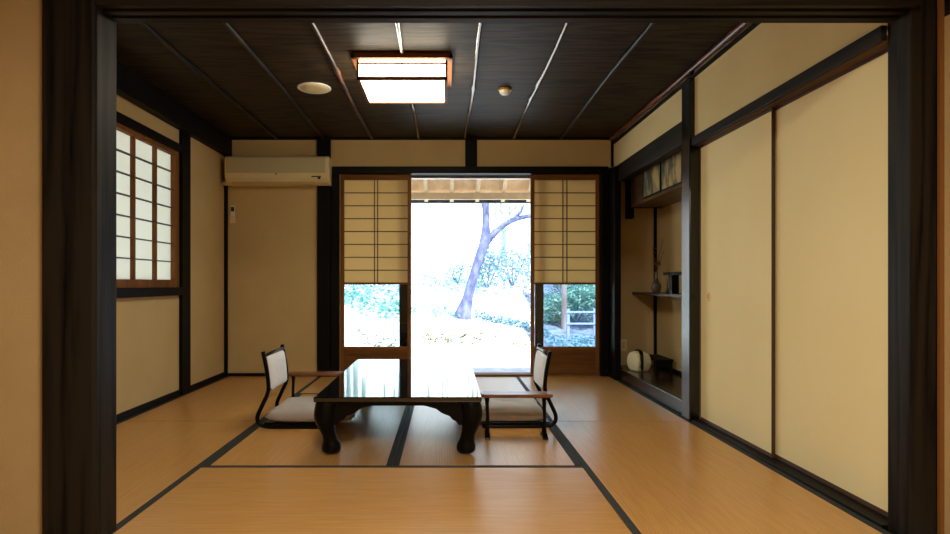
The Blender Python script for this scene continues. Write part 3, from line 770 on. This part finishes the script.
# low leafy banks along the slope
def bank(x0, y0, x1, y1, n, s, h, mt, label, seed, spread=.25):
    rnd = random.Random(seed); m = MB()
    for k in range(n):
        t = rnd.random(); x = x0+(x1-x0)*t; y = y0+(y1-y0)*t+rnd.uniform(-spread, spread)
        leaves(m, (x, y, hz(x, y)+h*rnd.random()), (.05, .05, .03), 3, s, rnd)
    tag(m.build('ground_cover', mt), label, 'ground cover', kind='stuff')
bank(-.75, 12.0, .25, 12.0, 110, .045, .12, M['leaf'], 'low teal leaves left of the foot of the leaning tree', 1)
bank(.60, 12.2, 1.95, 11.3, 240, .05, .14, M['leaf_b'], 'low leafy bank running down to the right from the tree', 2)
bank(-2.8, 13.4, -.75, 12.0, 420, .055, .22, M['leaf'], 'leafy teal bank seen through the left glass pane', 3, .6)
bank(-2.6, 14.2, -.8, 13.6, 260, .05, .2, M['leaf_b'], 'bluish low leaves behind the left leafy bank', 4, .5)
bank(-.5, 10.4, .6, 10.0, 120, .035, .06, M['leaf_v'], 'scattered weeds on the pale ground below the tree', 5, .35)
bank(.5, 10.4, 1.7, 9.8, 70, .035, .03, M['leaf_v'], 'scattered dry leaves right of the weeds', 6, .4)
bank(-1.6, 10.4, -.8, 9.7, 60, .04, .08, M['leaf_v'], 'few weeds low in the left glass pane', 7, .35)
bank(1.8, 9.6, 5.5, 9.8, 1700, .05, .12, M['leaf_b'], 'bluish ground leaves below the fence', 8, 1.6)

bank(-.6, 14.6, 1.0, 15.4, 420, .045, .5, M['leaf'], 'pale teal undergrowth on the slope behind the tree', 9, .8)
bank(.7, 15.2, 2.6, 15.8, 900, .045, .9, M['leaf_b'], 'pale bluish undergrowth on the slope right of the tree', 10, 1.2)
bank(-2.0, 19.5, 2.5, 19.5, 170, .05, .5, M['leaf'], 'thin scattered leaves high on the bright slope', 11, 2.5)
bank(-1.2, 11.0, 1.8, 11.0, 130, .03, .02, M['leaf_v'], 'fallen leaves scattered over the bright clearing', 12, .9)
# forest edge at the right
g2 = 'dense shrubs at the shaded forest edge'
k = 0
for x, y, lab in ((2.75, 12.6, 'dense teal shrub at the left of the forest edge'), (3.3, 14.0, 'dense teal shrub behind the left part of the fence'),
                  (3.9, 12.8, 'dense teal shrub behind the right part of the fence'), (4.6, 14.0, 'dense teal shrub beyond the right end of the fence'),
                  (3.3, 15.6, 'tall dense shrub at the back of the forest edge'), (5.2, 16.5, 'tall dense shrub farthest right in the forest')):
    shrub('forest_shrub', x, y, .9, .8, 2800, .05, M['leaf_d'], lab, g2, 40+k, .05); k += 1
def slender(name, x, y, h, r, mt, label, group, seed, crown=True, lean=0):
    z = hz(x, y); T_ = empty(name, (x, y, z), 0, label, 'tree', group); rnd = random.Random(seed)
    pts = [(0, 0, -.3), (lean*.2, 0, h*.25), (lean*.5+rnd.uniform(-.1, .1), 0, h*.5), (lean, 0, h)]
    MB().loft(spline(pts, 4), [r*(1-.7*i/12) for i in range(13)], 10).build('trunk', mt, T_, smooth=True)
    if crown:
        m = MB()
        for q in range(5): leaves(m, (lean+rnd.uniform(-.2, .2), rnd.uniform(-.2, .2), h*(.72+.07*q)), (.35, .35, .4), 40, .11, rnd)
        m.build('foliage', M['leaf_g'], T_)
slender('forest_tree', 2.44, 12.2, 6, .065, M['bark_b'], 'straight grey-brown trunk left of the fence, seen through the right pane', None, 60, False)
slender('forest_tree', 3.25, 14.6, 6, .11, M['bark'], 'darker trunk standing behind the fence', None, 61, False)
random.seed(21)
for i in range(44):
    x = -6.4+i*.31+random.uniform(-.15, .15); y = random.uniform(17.5, 27)
    slender('hillside_tree', x, y, random.uniform(6, 9), random.uniform(.03, .09), M['bark_p'], 'slender pale tree on the bright upper hillside', 'slender trees on the upper hillside', 70+i, True, random.uniform(-.4, .4))
# fence
FN = empty('garden_fence', (3.1, 11.2, 0), 0, 'weathered post-and-rail fence seen through the right glass pane', 'fence')
for x in (-.78, -.28, .35, .95, 1.55):
    z = hz(3.1+x, 11.2); B(x-.025, x+.025, -.03, .03, z-.2, .43).build('post', M['fencew'], FN, bevel=.005)
for z in (.37, .15): B(-.82, 1.7, -.05, -.03, z-.018, z+.018).build('rail', M['fencew'], FN, bevel=.004)
# parent locations: posts were given world z; keep the fence root at z = 0
